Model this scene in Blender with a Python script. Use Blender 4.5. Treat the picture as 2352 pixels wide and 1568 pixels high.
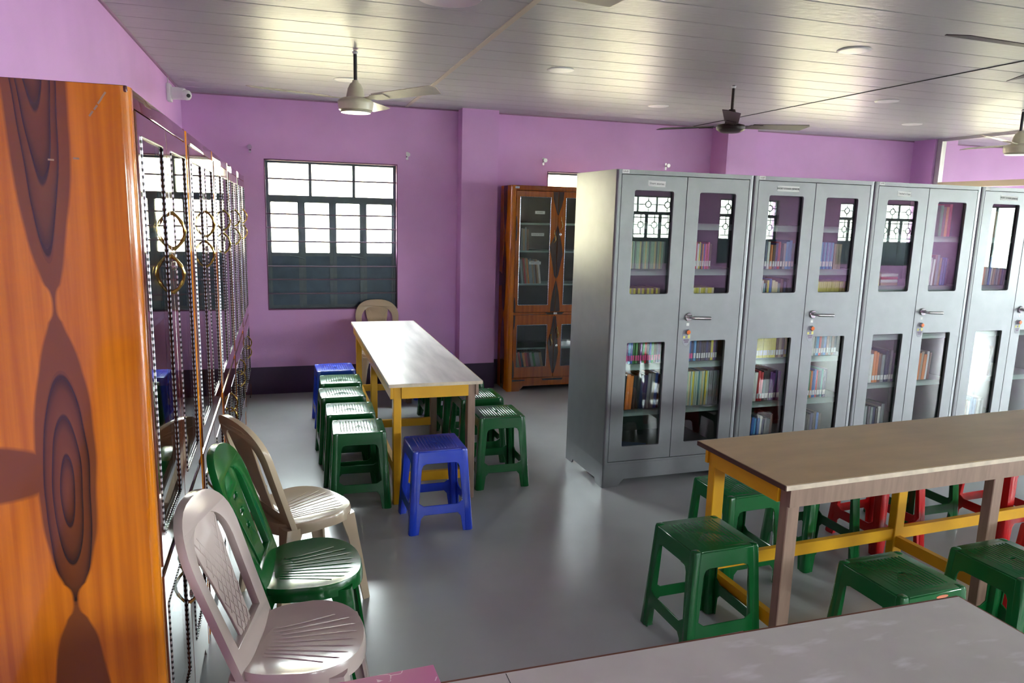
import bpy, bmesh, math, random
from mathutils import Vector, Matrix
from mathutils.geometry import tessellate_polygon

random.seed(7)
for o in list(bpy.data.objects):
    bpy.data.objects.remove(o, do_unlink=True)
scene = bpy.context.scene
COL = scene.collection
PI = math.pi

# ------------------------------------------------------------------ camera
CAM_H = 1.7033
YAW, PITCH, ROLL, FPX = 0.3042, -0.1737, 0.0261, 1672.5
cy_, sy_, cp_, sp_ = math.cos(YAW), math.sin(YAW), math.cos(PITCH), math.sin(PITCH)
F_ = Vector((sy_ * cp_, cy_ * cp_, sp_)); R_ = Vector((cy_, -sy_, 0)); U_ = R_.cross(F_)
cr_, sr_ = math.cos(ROLL), math.sin(ROLL)
R2 = R_ * cr_ + U_ * sr_; U2 = -R_ * sr_ + U_ * cr_
cam_data = bpy.data.cameras.new('camera')
cam_data.sensor_fit = 'HORIZONTAL'; cam_data.sensor_width = 36.0
cam_data.lens = FPX / 2352 * 36.0; cam_data.clip_start = 0.02
cam = bpy.data.objects.new('camera', cam_data); COL.objects.link(cam)
cam.matrix_world = Matrix(((R2.x, U2.x, -F_.x, 0), (R2.y, U2.y, -F_.y, 0), (R2.z, U2.z, -F_.z, CAM_H), (0, 0, 0, 1)))
scene.camera = cam

# ------------------------------------------------------------------ world: bright overcast daylight
world = bpy.data.worlds.new('overcast_sky'); scene.world = world
world.use_nodes = True
bg = world.node_tree.nodes['Background']
bg.inputs[0].default_value = (0.87, 0.98, 0.97, 1)
bg.inputs[1].default_value = 9.0
scene.view_settings.view_transform = 'Standard'
scene.view_settings.look = 'None'
scene.view_settings.gamma = 1.0
scene.view_settings.use_curve_mapping = False
scene.view_settings.exposure = 3.15

# room dimensions (metres)
YB, YR, XL, XR, H = 6.93, -5.0, -0.80, 14.6, 2.644
WZ0, WZ1, WW = 0.788, 2.117, 1.165
BACK_WIN = [-0.15, 2.50, 5.15, 7.80, 10.45, 13.0]
REAR_WIN = [1.35, 4.00, 6.65, 9.30, 11.95]
def portal(x0, x1, z0, z1, y, inward):
    l = bpy.data.lights.new('window_daylight', 'AREA'); l.shape = 'RECTANGLE'
    l.size = x1 - x0; l.size_y = z1 - z0; l.cycles.is_portal = True
    o = bpy.data.objects.new('window_daylight', l); COL.objects.link(o)
    o.location = ((x0 + x1) / 2, y, (z0 + z1) / 2)
    o.rotation_euler = (PI / 2, 0, 0) if inward > 0 else (-PI / 2, 0, 0)
for x in BACK_WIN:
    portal(x, x + WW, 1.28, WZ1, YB + 0.16, -1)
for x in REAR_WIN:
    portal(x, x + 1.3, 1.28, WZ1, YR - 0.16, 1)
RIGHT_FILL_WIN = [-4.3, -2.2, -0.1, 2.0, 4.1]  # unseen windows, added to bring more daylight into the room
for y in RIGHT_FILL_WIN:
    portal(0, 1.3, 0.80, WZ1, 0, 1)
    po = bpy.data.objects[-1] if False else COL.objects[-1]
    po.location = (XR + 0.16, y + 0.65, (0.80 + WZ1) / 2); po.rotation_euler = (PI / 2, 0, PI / 2)

# ------------------------------------------------------------------ materials
def srgb(r, g, b):
    f = lambda c: (c / 255 / 12.92) if c / 255 <= 0.04045 else ((c / 255 + 0.055) / 1.055) ** 2.4
    return (f(r), f(g), f(b), 1)
MATS = {}
def mat(name, col, rough=0.5, metal=0.0, spec=0.5, var=0.0, vscale=8.0, bump=0.0, bscale=60.0, coat=0.0, stretch=(1, 1, 1)):
    if name in MATS: return MATS[name]
    m = bpy.data.materials.new(name); m.use_nodes = True
    nt = m.node_tree; b = nt.nodes['Principled BSDF']
    c = col if len(col) == 4 else (*col, 1)
    b.inputs['Base Color'].default_value = c
    b.inputs['Roughness'].default_value = rough
    b.inputs['Metallic'].default_value = metal
    b.inputs['Specular IOR Level'].default_value = spec
    b.inputs['Coat Weight'].default_value = coat
    b.inputs['Coat Roughness'].default_value = 0.05
    if var or bump:
        tc = nt.nodes.new('ShaderNodeTexCoord'); mp = nt.nodes.new('ShaderNodeMapping')
        mp.inputs['Scale'].default_value = stretch
        nt.links.new(tc.outputs['Object'], mp.inputs[0])
    if var:
        n = nt.nodes.new('ShaderNodeTexNoise'); n.inputs['Scale'].default_value = vscale; n.inputs['Detail'].default_value = 6
        nt.links.new(mp.outputs[0], n.inputs['Vector'])
        mr = nt.nodes.new('ShaderNodeMapRange')
        mr.inputs['From Min'].default_value = 0.3; mr.inputs['From Max'].default_value = 0.7
        mr.inputs['To Min'].default_value = 1 - var; mr.inputs['To Max'].default_value = 1 + var
        nt.links.new(n.outputs['Fac'], mr.inputs['Value'])
        mx = nt.nodes.new('ShaderNodeVectorMath'); mx.operation = 'SCALE'
        mx.inputs[0].default_value = c[:3]
        nt.links.new(mr.outputs[0], mx.inputs['Scale'])
        nt.links.new(mx.outputs[0], b.inputs['Base Color'])
    if bump:
        n2 = nt.nodes.new('ShaderNodeTexNoise'); n2.inputs['Scale'].default_value = bscale; n2.inputs['Detail'].default_value = 4
        nt.links.new(mp.outputs[0], n2.inputs['Vector'])
        bp = nt.nodes.new('ShaderNodeBump'); bp.inputs['Strength'].default_value = bump; bp.inputs['Distance'].default_value = 0.004
        nt.links.new(n2.outputs['Fac'], bp.inputs['Height'])
        nt.links.new(bp.outputs[0], b.inputs['Normal'])
    MATS[name] = m
    return m
def glass_mat(name, tint=(1, 1, 1), ior=1.5, boost=1.0):
    m = bpy.data.materials.new(name); m.use_nodes = True
    nt = m.node_tree; nt.nodes.clear()
    out = nt.nodes.new('ShaderNodeOutputMaterial'); mix = nt.nodes.new('ShaderNodeMixShader')
    tr = nt.nodes.new('ShaderNodeBsdfTransparent'); tr.inputs[0].default_value = (*tint, 1)
    gl = nt.nodes.new('ShaderNodeBsdfGlossy'); gl.inputs['Roughness'].default_value = 0.0
    fr = nt.nodes.new('ShaderNodeFresnel'); fr.inputs[0].default_value = ior
    ge = nt.nodes.new('ShaderNodeNewGeometry'); mr = nt.nodes.new('ShaderNodeMapRange')   # same reflectance on both faces of the thin sheet
    mr.inputs['To Min'].default_value = ior; mr.inputs['To Max'].default_value = 1 / ior
    nt.links.new(ge.outputs['Backfacing'], mr.inputs['Value']); nt.links.new(mr.outputs[0], fr.inputs[0])
    nt.links.new(fr.outputs[0], mix.inputs[0])
    nt.links.new(tr.outputs[0], mix.inputs[1]); nt.links.new(gl.outputs[0], mix.inputs[2])
    nt.links.new(mix.outputs[0], out.inputs[0])
    return m
M_WALL = mat('purple_wall_paint', srgb(212, 158, 212), 0.55, var=0.05, vscale=2.5, bump=0.25, bscale=140)
M_SKIRT = mat('dark_purple_skirting_paint', srgb(58, 24, 66), 0.4, var=0.08, vscale=5)
M_FLOOR = mat('grey_vinyl_floor', srgb(166, 167, 168), 0.22, var=0.10, vscale=1.4, bump=0.03, bscale=5)
M_BACKING = mat('ceiling_backing', srgb(236, 234, 230), 0.4)
M_TRIM = mat('cream_ceiling_trim', srgb(196, 184, 168), 0.45)
M_WSTEEL = mat('window_grey_blue_steel', srgb(78, 92, 98), 0.5, var=0.12, vscale=14)
M_WPANEL = mat('window_slate_sheet', srgb(62, 82, 98), 0.5, var=0.15, vscale=9)
M_ROD = mat('window_rod_paint', srgb(104, 92, 108), 0.5)
M_REVEAL = mat('window_edge_maroon', srgb(90, 40, 80), 0.5)
M_GLASS = glass_mat('window_glass', (0.97, 0.98, 0.98), 1.45)
M_PANE = glass_mat('cabinet_glass', (0.90, 0.93, 0.92), 1.62)
M_ALU = mat('brushed_aluminium', srgb(188, 186, 184), 0.35, metal=0.7)
M_ALUCREAM = mat('cream_partition_rail', srgb(205, 186, 158), 0.4)
M_STEEL = mat('hammered_grey_steel_paint', srgb(130, 132, 135), 0.36, metal=0.5, var=0.05, vscale=10, bump=0.10, bscale=220)
M_STEELD = mat('steel_gap_dark', srgb(40, 42, 42), 0.6)
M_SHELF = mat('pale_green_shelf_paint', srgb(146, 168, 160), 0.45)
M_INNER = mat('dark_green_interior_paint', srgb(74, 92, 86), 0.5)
M_CHROME = mat('chrome', srgb(215, 215, 215), 0.12, metal=1.0)
M_BLACKP = mat('black_plastic', srgb(24, 24, 26), 0.35)
M_ORANGE = mat('orange_lock_disc', srgb(236, 112, 32), 0.35)
M_PAPER = mat('white_paper', srgb(232, 232, 230), 0.7)
M_INK = mat('black_ink', srgb(30, 30, 34), 0.7)
M_YELLOWS = mat('pale_yellow_sticker', srgb(214, 206, 120), 0.6)
M_STICK = mat('grey_sticker', srgb(150, 150, 160), 0.45)
M_STICKP = mat('mauve_sticker_print', srgb(110, 84, 110), 0.5)
M_GOLD = mat('antique_gold', srgb(206, 170, 92), 0.22, metal=1.0)
M_WINNER = mat('cabinet_dark_interior', srgb(44, 40, 38), 0.6)
M_WALNUT = mat('dark_walnut_inlay', srgb(52, 27, 12), 0.22, var=0.2, vscale=7, stretch=(6, 6, 1), coat=0.6)
M_PLY = mat('worn_cream_tabletop', srgb(214, 209, 206), 0.32, var=0.18, vscale=3.2, stretch=(0.7, 5, 1))
M_TOP2 = mat('brown_laminate_tabletop', srgb(184, 154, 116), 0.36, var=0.10, vscale=4, stretch=(1, 3, 1))
M_TOP3 = mat('grey_laminate_tabletop', srgb(206, 204, 196), 0.42, var=0.07, vscale=6)
def scratched():
    m = M_TOP3; nt, b = nodes_of(m)
    src = b.inputs['Base Color'].links[0].from_socket
    tc = nt.nodes.new('ShaderNodeTexCoord'); mp = nt.nodes.new('ShaderNodeMapping')
    mp.inputs['Rotation'].default_value = (0, 0, 0.9); mp.inputs['Scale'].default_value = (4.5, 16, 1)
    nt.links.new(tc.outputs['Object'], mp.inputs[0])
    n = nt.nodes.new('ShaderNodeTexNoise'); n.inputs['Scale'].default_value = 1.6; n.inputs['Detail'].default_value = 8
    nt.links.new(mp.outputs[0], n.inputs['Vector'])
    k = mnode(nt, 'MULTIPLY', mnode(nt, 'SUBTRACT', n.outputs['Fac'], 0.60), 5.0, clamp=True)
    mx = nt.nodes.new('ShaderNodeMix'); mx.data_type = 'RGBA'
    mx.inputs[7].default_value = srgb(238, 238, 236)
    nt.links.new(k, mx.inputs[0]); nt.links.new(src, mx.inputs[6]); nt.links.new(mx.outputs[2], b.inputs['Base Color'])
M_EDGE = mat('pale_ply_edge', srgb(206, 190, 166), 0.55, var=0.15, vscale=20)
M_EDGEB = mat('dark_brown_table_edge', srgb(74, 44, 32), 0.45)
M_EDGER = mat('red_brown_table_edge', srgb(120, 72, 48), 0.5)
M_YELLOW = mat('yellow_gloss_paint', srgb(214, 158, 14), 0.4, var=0.06, vscale=9)
M_RAW = mat('raw_brown_wood', srgb(142, 116, 98), 0.55, var=0.15, vscale=12, stretch=(4, 4, 0.6))
M_GREEN = mat('green_plastic', srgb(10, 90, 40), 0.24, bump=0.05, bscale=120)
M_GREENC = mat('dark_green_chair_plastic', srgb(6, 92, 36), 0.2)
M_BLUE = mat('blue_plastic', srgb(30, 64, 196), 0.24, bump=0.05, bscale=120)
M_RED = mat('red_plastic', srgb(190, 18, 22), 0.26, bump=0.05, bscale=120)
M_BEIGE = mat('pinkish_beige_plastic', srgb(186, 168, 162), 0.18)
M_TAN = mat('tan_beige_plastic', srgb(186, 166, 142), 0.18)
M_CREAMF = mat('cream_fan_enamel', srgb(206, 198, 172), 0.28, var=0.05, vscale=20)
M_BROWNF = mat('dark_brown_fan_enamel', srgb(40, 22, 19), 0.42, spec=0.3)
M_BLKROD = mat('black_fan_rod', srgb(26, 25, 26), 0.35)
M_WHITEP = mat('white_plastic', srgb(226, 226, 226), 0.35)
M_LED = mat('downlight_diffuser', srgb(214, 208, 206), 0.4)
M_SCUFF = mat('white_scuff', srgb(168, 140, 108), 0.6)

def nodes_of(m):
    nt = m.node_tree
    return nt, nt.nodes['Principled BSDF']
def mnode(nt, op, a, b=None, c=None, clamp=False):
    n = nt.nodes.new('ShaderNodeMath'); n.operation = op; n.use_clamp = clamp
    for i, v in enumerate((a, b, c)):
        if v is None: continue
        if isinstance(v, (int, float)): n.inputs[i].default_value = v
        else: nt.links.new(v, n.inputs[i])
    return n.outputs[0]
scratched()
# ceiling: glossy embossed PVC
def ceiling_mat():
    m = bpy.data.materials.new('embossed_pvc_ceiling'); m.use_nodes = True
    nt, b = nodes_of(m)
    b.inputs['Base Color'].default_value = srgb(180, 181, 182)
    b.inputs['Roughness'].default_value = 0.37
    b.inputs['Specular IOR Level'].default_value = 0.42
    g = nt.nodes.new('ShaderNodeNewGeometry'); mp = nt.nodes.new('ShaderNodeMapping')
    mp.inputs['Scale'].default_value = (11, 26, 1)
    nt.links.new(g.outputs['Position'], mp.inputs[0])
    v = nt.nodes.new('ShaderNodeTexVoronoi'); v.inputs['Scale'].default_value = 1.0; v.inputs['Randomness'].default_value = 0.7
    nt.links.new(mp.outputs[0], v.inputs['Vector'])
    n = nt.nodes.new('ShaderNodeTexNoise'); n.inputs['Scale'].default_value = 2.2; n.inputs['Detail'].default_value = 3
    nt.links.new(mp.outputs[0], n.inputs['Vector'])
    s = mnode(nt, 'ADD', v.outputs['Distance'], n.outputs['Fac'])
    bp = nt.nodes.new('ShaderNodeBump'); bp.inputs['Strength'].default_value = 0.30; bp.inputs['Distance'].default_value = 0.004
    nt.links.new(s, bp.inputs['Height']); nt.links.new(bp.outputs[0], b.inputs['Normal'])
    return m
M_CEIL = ceiling_mat()
# orange laminate with a printed walnut figure down the side panel
def laminate(name, motif):
    m = bpy.data.materials.new(name); m.use_nodes = True
    nt, b = nodes_of(m)
    b.inputs['Roughness'].default_value = 0.14
    b.inputs['Coat Weight'].default_value = 0.5; b.inputs['Coat Roughness'].default_value = 0.04
    tc = nt.nodes.new('ShaderNodeTexCoord'); sep = nt.nodes.new('ShaderNodeSeparateXYZ')
    nt.links.new(tc.outputs['Object'], sep.inputs[0])
    mp = nt.nodes.new('ShaderNodeMapping'); mp.inputs['Scale'].default_value = (40, 40, 1.2)
    nt.links.new(tc.outputs['Object'], mp.inputs[0])
    n = nt.nodes.new('ShaderNodeTexNoise'); n.inputs['Scale'].default_value = 1.0; n.inputs['Detail'].default_value = 5
    nt.links.new(mp.outputs[0], n.inputs['Vector'])
    cr = nt.nodes.new('ShaderNodeValToRGB')
    cr.color_ramp.elements[0].color = srgb(182, 97, 4); cr.color_ramp.elements[1].color = srgb(226, 134, 10)
    cr.color_ramp.elements[0].position = 0.3; cr.color_ramp.elements[1].position = 0.72
    nt.links.new(n.outputs['Fac'], cr.inputs[0])
    if not motif:
        cr.color_ramp.elements[0].color = srgb(140, 66, 6); cr.color_ramp.elements[1].color = srgb(172, 88, 12)  # same laminate with its shade painted in as a darker tone
        nt.links.new(cr.outputs[0], b.inputs['Base Color'])
        return m
    y, z = sep.outputs['Y'], sep.outputs['Z']
    wob = nt.nodes.new('ShaderNodeTexNoise'); wob.inputs['Scale'].default_value = 2.6
    nt.links.new(tc.outputs['Object'], wob.inputs['Vector'])
    wv = mnode(nt, 'MULTIPLY', mnode(nt, 'SUBTRACT', wob.outputs['Fac'], 0.5), 0.03)
    ds = mnode(nt, 'ADD', mnode(nt, 'SUBTRACT', y, 0.184), wv)
    zn = mnode(nt, 'DIVIDE', z, 2.0)
    fc = nt.nodes.new('ShaderNodeFloatCurve')
    pts = [(0, .5), (.15, .70), (.28, .55), (.345, .22), (.368, .05), (.39, .22), (.43, .46), (.50, .62), (.58, .62), (.66, .44), (.715, .14), (.735, .04), (.76, .18), (.82, .42), (.90, .58), (1, .66)]
    c = fc.mapping.curves[0]
    c.points[0].location = pts[0]; c.points[1].location = pts[-1]
    for q in pts[1:-1]: c.points.new(*q)
    fc.mapping.update()
    nt.links.new(zn, fc.inputs['Value'])
    hw = mnode(nt, 'MULTIPLY', fc.outputs[0], 0.1)
    ad = mnode(nt, 'ABSOLUTE', ds)
    mask = mnode(nt, 'MULTIPLY', mnode(nt, 'ADD', mnode(nt, 'SUBTRACT', hw, ad), 0.003), 160.0, clamp=True)
    # side lobe that runs off towards the rear edge
    lz = mnode(nt, 'DIVIDE', mnode(nt, 'SUBTRACT', z, 1.07), 0.075)
    ly = mnode(nt, 'DIVIDE', mnode(nt, 'SUBTRACT', y, 0.38), 0.20)
    le = mnode(nt, 'ADD', mnode(nt, 'MULTIPLY', lz, lz), mnode(nt, 'MULTIPLY', ly, ly))
    lob = mnode(nt, 'MULTIPLY', mnode(nt, 'SUBTRACT', 1.05, le), 4.0, clamp=True)
    mask = mnode(nt, 'MAXIMUM', mask, lob)
    # nested figure: ellipses in the middle field, U shapes above
    def ell(zc, a, bz):
        u1 = mnode(nt, 'DIVIDE', ds, a); u2 = mnode(nt, 'DIVIDE', mnode(nt, 'SUBTRACT', z, zc), bz)
        return mnode(nt, 'SQRT', mnode(nt, 'ADD', mnode(nt, 'MULTIPLY', u1, u1), mnode(nt, 'MULTIPLY', u2, u2)))
    e1 = ell(1.02, 0.050, 0.29)
    e2 = mnode(nt, 'MULTIPLY', mnode(nt, 'ADD', mnode(nt, 'SUBTRACT', 2.05, z), mnode(nt, 'MULTIPLY', mnode(nt, 'MULTIPLY', ds, ds), 190.0)), 2.1)
    up = mnode(nt, 'GREATER_THAN', z, 1.47)
    ev = mnode(nt, 'ADD', mnode(nt, 'MULTIPLY', e2, up), mnode(nt, 'MULTIPLY', e1, mnode(nt, 'SUBTRACT', 1.0, up)))
    fr = mnode(nt, 'FRACT', mnode(nt, 'MULTIPLY', ev, 3.0))
    inside = mnode(nt, 'LESS_THAN', ev, 1.02)
    cr2 = nt.nodes.new('ShaderNodeValToRGB')
    el = cr2.color_ramp.elements
    el[0].color = srgb(112, 60, 20); el[0].position = 0.0
    el[1].color = srgb(44, 22, 8); el[1].position = 0.93
    x = el.new(0.55); x.color = srgb(96, 50, 16)
    x = el.new(0.99); x.color = srgb(108, 58, 20)
    nt.links.new(fr, cr2.inputs[0])
    mxa = nt.nodes.new('ShaderNodeMix'); mxa.data_type = 'RGBA'
    mxa.inputs[6].default_value = srgb(122, 66, 20)
    nt.links.new(inside, mxa.inputs[0]); nt.links.new(cr2.outputs[0], mxa.inputs[7])
    mx = nt.nodes.new('ShaderNodeMix'); mx.data_type = 'RGBA'
    nt.links.new(mask, mx.inputs[0]); nt.links.new(cr.outputs[0], mx.inputs[6]); nt.links.new(mxa.outputs[2], mx.inputs[7])
    nt.links.new(mx.outputs[2], b.inputs['Base Color'])
    return m
M_LAMSHADE = laminate('orange_wood_laminate_shaded', False)  # shaded copy of the orange laminate
M_LAMSIDE = laminate('orange_wood_laminate_walnut_figure', True)
M_LAMRED = mat('red_brown_gloss_laminate', srgb(86, 36, 22), 0.07, var=0.15, vscale=3, stretch=(10, 10, 0.6), coat=0.6)
# twisted silver beading
def bead_mat():
    m = bpy.data.materials.new('silver_rope_bead'); m.use_nodes = True
    nt, b = nodes_of(m)
    b.inputs['Metallic'].default_value = 0.9; b.inputs['Roughness'].default_value = 0.25
    tc = nt.nodes.new('ShaderNodeTexCoord'); w = nt.nodes.new('ShaderNodeTexWave')
    w.inputs['Scale'].default_value = 38; w.bands_direction = 'DIAGONAL'
    nt.links.new(tc.outputs['Object'], w.inputs['Vector'])
    cr = nt.nodes.new('ShaderNodeValToRGB')
    cr.color_ramp.elements[0].color = (0.08, 0.08, 0.09, 1); cr.color_ramp.elements[1].color = (0.85, 0.86, 0.9, 1)
    cr.color_ramp.elements[0].position = 0.35; cr.color_ramp.elements[1].position = 0.6
    nt.links.new(w.outputs['Color'], cr.inputs[0]); nt.links.new(cr.outputs[0], b.inputs['Base Color'])
    return m
M_BEAD = bead_mat()
def pink_mat():
    m = bpy.data.materials.new('pink_printed_paper'); m.use_nodes = True
    nt, b = nodes_of(m); b.inputs['Roughness'].default_value = 0.5
    tc = nt.nodes.new('ShaderNodeTexCoord')
    v = nt.nodes.new('ShaderNodeTexVoronoi'); v.feature = 'DISTANCE_TO_EDGE'; v.inputs['Scale'].default_value = 34
    nt.links.new(tc.outputs['Object'], v.inputs['Vector'])
    n = nt.nodes.new('ShaderNodeTexNoise'); n.inputs['Scale'].default_value = 30
    nt.links.new(tc.outputs['Object'], n.inputs['Vector'])
    k = mnode(nt, 'MULTIPLY', mnode(nt, 'LESS_THAN', v.outputs['Distance'], 0.03), mnode(nt, 'GREATER_THAN', n.outputs['Fac'], 0.58))
    mx = nt.nodes.new('ShaderNodeMix'); mx.data_type = 'RGBA'
    mx.inputs[6].default_value = srgb(204, 112, 160); mx.inputs[7].default_value = srgb(236, 190, 214)
    nt.links.new(k, mx.inputs[0]); nt.links.new(mx.outputs[2], b.inputs['Base Color'])
    return m
M_PINK = pink_mat()

# ------------------------------------------------------------------ mesh helpers
def rrect(x0, x1, z0, z1, r, n=3):
    if r <= 0: return [(x0, z0), (x1, z0), (x1, z1), (x0, z1)]
    out = []
    for cx, cz, a0 in ((x1 - r, z0 + r, -90), (x1 - r, z1 - r, 0), (x0 + r, z1 - r, 90), (x0 + r, z0 + r, 180)):
        for i in range(n + 1):
            a = math.radians(a0 + 90 * i / n); out.append((cx + r * math.cos(a), cz + r * math.sin(a)))
    return out
XZ = lambda y0: (lambda a, b, c: (a, y0 + c, b))      # plate standing in the x-z plane, thickness along +y
XY = lambda z0: (lambda a, b, c: (a, b, z0 + c))
YZ = lambda x0: (lambda a, b, c: (x0 + c, a, b))
class MB:
    def __init__(s): s.v = []; s.f = []; s.m = []
    def add(s, v, f, m=0):
        k = len(s.v); s.v += [tuple(q) for q in v]
        s.f += [tuple(i + k for i in q) for q in f]; s.m += [m] * len(f)
        return s
    def box(s, x0, x1, y0, y1, z0, z1, m=0):
        v = [(x0, y0, z0), (x1, y0, z0), (x1, y1, z0), (x0, y1, z0), (x0, y0, z1), (x1, y0, z1), (x1, y1, z1), (x0, y1, z1)]
        return s.add(v, [(0, 3, 2, 1), (4, 5, 6, 7), (0, 1, 5, 4), (1, 2, 6, 5), (2, 3, 7, 6), (3, 0, 4, 7)], m)
    def loft(s, rings, m=0, cap=True, closed=True):
        n = len(rings[0]); v = [p for r in rings for p in r]; f = []
        for i in range(len(rings) - 1):
            for j in range(n if closed else n - 1):
                a, b = i * n + j, i * n + (j + 1) % n
                f.append((a, b, b + n, a + n))
        if cap:
            f.append(tuple(range(n - 1, -1, -1))); f.append(tuple(range((len(rings) - 1) * n, len(rings) * n)))
        return s.add(v, f, m)
    def plate(s, outer, holes, t, fn, m=0):
        loops = [outer] + list(holes)
        flat = [p for l in loops for p in l]
        tris = tessellate_polygon([[Vector((a, b, 0)) for a, b in l] for l in loops])
        n = len(flat)
        v = [fn(a, b, 0) for a, b in flat] + [fn(a, b, t) for a, b in flat]
        f = [tuple(q) for q in tris] + [tuple(i + n for i in reversed(q)) for q in tris]
        k = 0
        for l in loops:
            for i in range(len(l)):
                a, b = k + i, k + (i + 1) % len(l)
                f.append((a, b, b + n, a + n))
            k += len(l)
        return s.add(v, f, m)
    def tube(s, pts, r, n=8, m=0, up=(0, 0, 1)):
        rings = []; P = [Vector(p) for p in pts]
        for i, p in enumerate(P):
            d = (P[min(i + 1, len(P) - 1)] - P[max(i - 1, 0)]).normalized()
            u = Vector(up)
            if abs(d.dot(u)) > 0.95: u = Vector((1, 0, 0))
            a = d.cross(u).normalized(); b = a.cross(d)
            rr = r[i] if isinstance(r, (list, tuple)) else r
            rings.append([p + a * (rr * math.cos(2 * PI * k / n)) + b * (rr * math.sin(2 * PI * k / n)) for k in range(n)])
        return s.loft(rings, m)
    def lathe(s, prof, n=24, c=(0, 0, 0), m=0, axis='z'):
        rings = []
        for r, h in prof:
            ring = []
            for k in range(n):
                a = 2 * PI * k / n; q = (r * math.cos(a), r * math.sin(a))
                ring.append((c[0] + q[0], c[1] + q[1], c[2] + h) if axis == 'z' else (c[0] + q[0], c[1] + h, c[2] + q[1]))
            rings.append(ring)
        return s.loft(rings, m)
    def mesh(s, name, mats, smooth=0, bevel=0, seg=2, bang=40):
        me = bpy.data.meshes.new(name); me.from_pydata(s.v, [], s.f)
        for i, p in enumerate(me.polygons): p.material_index = s.m[i]
        for mm in (mats if isinstance(mats, (list, tuple)) else [mats]): me.materials.append(mm)
        bm = bmesh.new(); bm.from_mesh(me)
        bmesh.ops.recalc_face_normals(bm, faces=bm.faces)
        if bevel:
            es = [e for e in bm.edges if len(e.link_faces) == 2 and e.calc_face_angle(0) > math.radians(bang)]
            bmesh.ops.bevel(bm, geom=es, offset=bevel, segments=seg, affect='EDGES', profile=0.6, clamp_overlap=True)
        bm.to_mesh(me); bm.free()
        if smooth or bevel:
            for p in me.polygons: p.use_smooth = True
            me.set_sharp_from_angle(angle=math.radians(smooth or 35))
        return me
    def build(s, name, mats, parent=None, **k):
        o = bpy.data.objects.new(name, s.mesh(name, mats, **k)); COL.objects.link(o)
        if parent: o.parent = parent
        return o
def link(name, me, parent=None):
    o = bpy.data.objects.new(name, me); COL.objects.link(o)
    if parent: o.parent = parent
    return o
def tag(o, label=None, cat=None, group=None, kind=None):
    if label: o['label'] = label
    if cat: o['category'] = cat
    if group: o['group'] = group
    if kind: o['kind'] = kind
    return o
def thing(name, label, cat, loc=(0, 0, 0), rz=0.0, group=None):
    o = bpy.data.objects.new(name, None); COL.objects.link(o); o.empty_display_size = 0.05
    o.location = loc; o.rotation_euler = (0, 0, rz)
    return tag(o, label, cat, group)
def struct(name, loc=(0, 0, 0)):
    o = bpy.data.objects.new(name, None); COL.objects.link(o); o.location = loc
    return tag(o, kind='structure')
def copy_tree(o, parent=None):
    c = o.copy(); COL.objects.link(c); c.parent = parent
    for ch in list(o.children): copy_tree(ch, c)
    return c
def text_mesh(txt, size, m, align='CENTER', bold=0.0):
    cu = bpy.data.curves.new('lettering', 'FONT'); cu.body = txt; cu.size = size; cu.align_x = align; cu.align_y = 'CENTER'
    cu.extrude = 0.0002; cu.offset = bold
    to = bpy.data.objects.new('lettering', cu); COL.objects.link(to)
    dg = bpy.context.evaluated_depsgraph_get()
    me = bpy.data.meshes.new_from_object(to.evaluated_get(dg)); me.materials.clear(); me.materials.append(m)
    bpy.data.objects.remove(to, do_unlink=True)
    return me
def paper_label(parent, x, z, y, w, h, txt, size, name='paper_label', tilt=0.0, bold=0.0):
    o = MB().box(-w / 2, w / 2, -0.0006, 0, -h / 2, h / 2).build(name, M_PAPER, parent)
    o.location = (x, y, z); o.rotation_euler = (0, tilt, 0)
    if txt:
        t = link('lettering', text_mesh(txt, size, M_INK, bold=bold), o)
        t.location = (0, -0.0009, 0); t.rotation_euler = (PI / 2, 0, 0)
    return o

# ------------------------------------------------------------------ room shell
tag(MB().box(XL - .2, XR + .2, YR - .25, YB + .25, -0.1, 0).build('floor', M_FLOOR), kind='structure')
tag(MB().box(-60, 80, -70, 70, -4.2, -4.0).build('ground', mat('ground_outside', srgb(158, 147, 122), 0.9, var=0.1, vscale=0.2)), kind='structure')
tag(MB().box(-9, 24, 13.0, 13.4, -4, 3.3).build('wall_added_bounce', mat('cream_bounce_plaster', srgb(192, 180, 150), 0.9, var=0.06, vscale=0.6)), kind='structure')  # unseen wall, added to warm and cut the light at the back windows
hl = MB(); hp = [(-90 + 8 * k, 5.2 + 1.6 * math.sin(k * .9) + .9 * math.sin(k * 2.3 + 1)) for k in range(28)]
hl.loft([[(x, -48, -4), (x, -48 - .0, z * .7), (x, -54, z), (x, -70, -4)] for x, z in hp])
tag(hl.build('hillside', mat('hazy_green_hill', srgb(206, 212, 202), 0.95, var=0.15, vscale=0.35)), kind='structure')
def wall(name, fn, a0, a1, holes, t=0.23):
    return tag(MB().plate([(a0, -0.001), (a1, -0.001), (a1, H + 0.25), (a0, H + 0.25)], holes, t, fn).build(name, M_WALL), kind='structure')
hb = [[(x, WZ0), (x + WW, WZ0), (x + WW, WZ1), (x, WZ1)] for x in BACK_WIN]
wb = wall('wall_back', XZ(YB), XL - .2, XR + .2, hb)
hr = [[(x, WZ0), (x + 1.3, WZ0), (x + 1.3, WZ1), (x, WZ1)] for x in REAR_WIN]
wall('wall_rear', lambda a, b, c: (a, YR - c, b), XL - .2, XR + .2, hr)
wl = wall('wall_left', lambda a, b, c: (XL - c, a, b), YR, YB, [])
wall('wall_right', YZ(XR), YR, YB, [[(y, .8), (y + 1.3, .8), (y + 1.3, WZ1), (y, WZ1)] for y in RIGHT_FILL_WIN])
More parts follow.
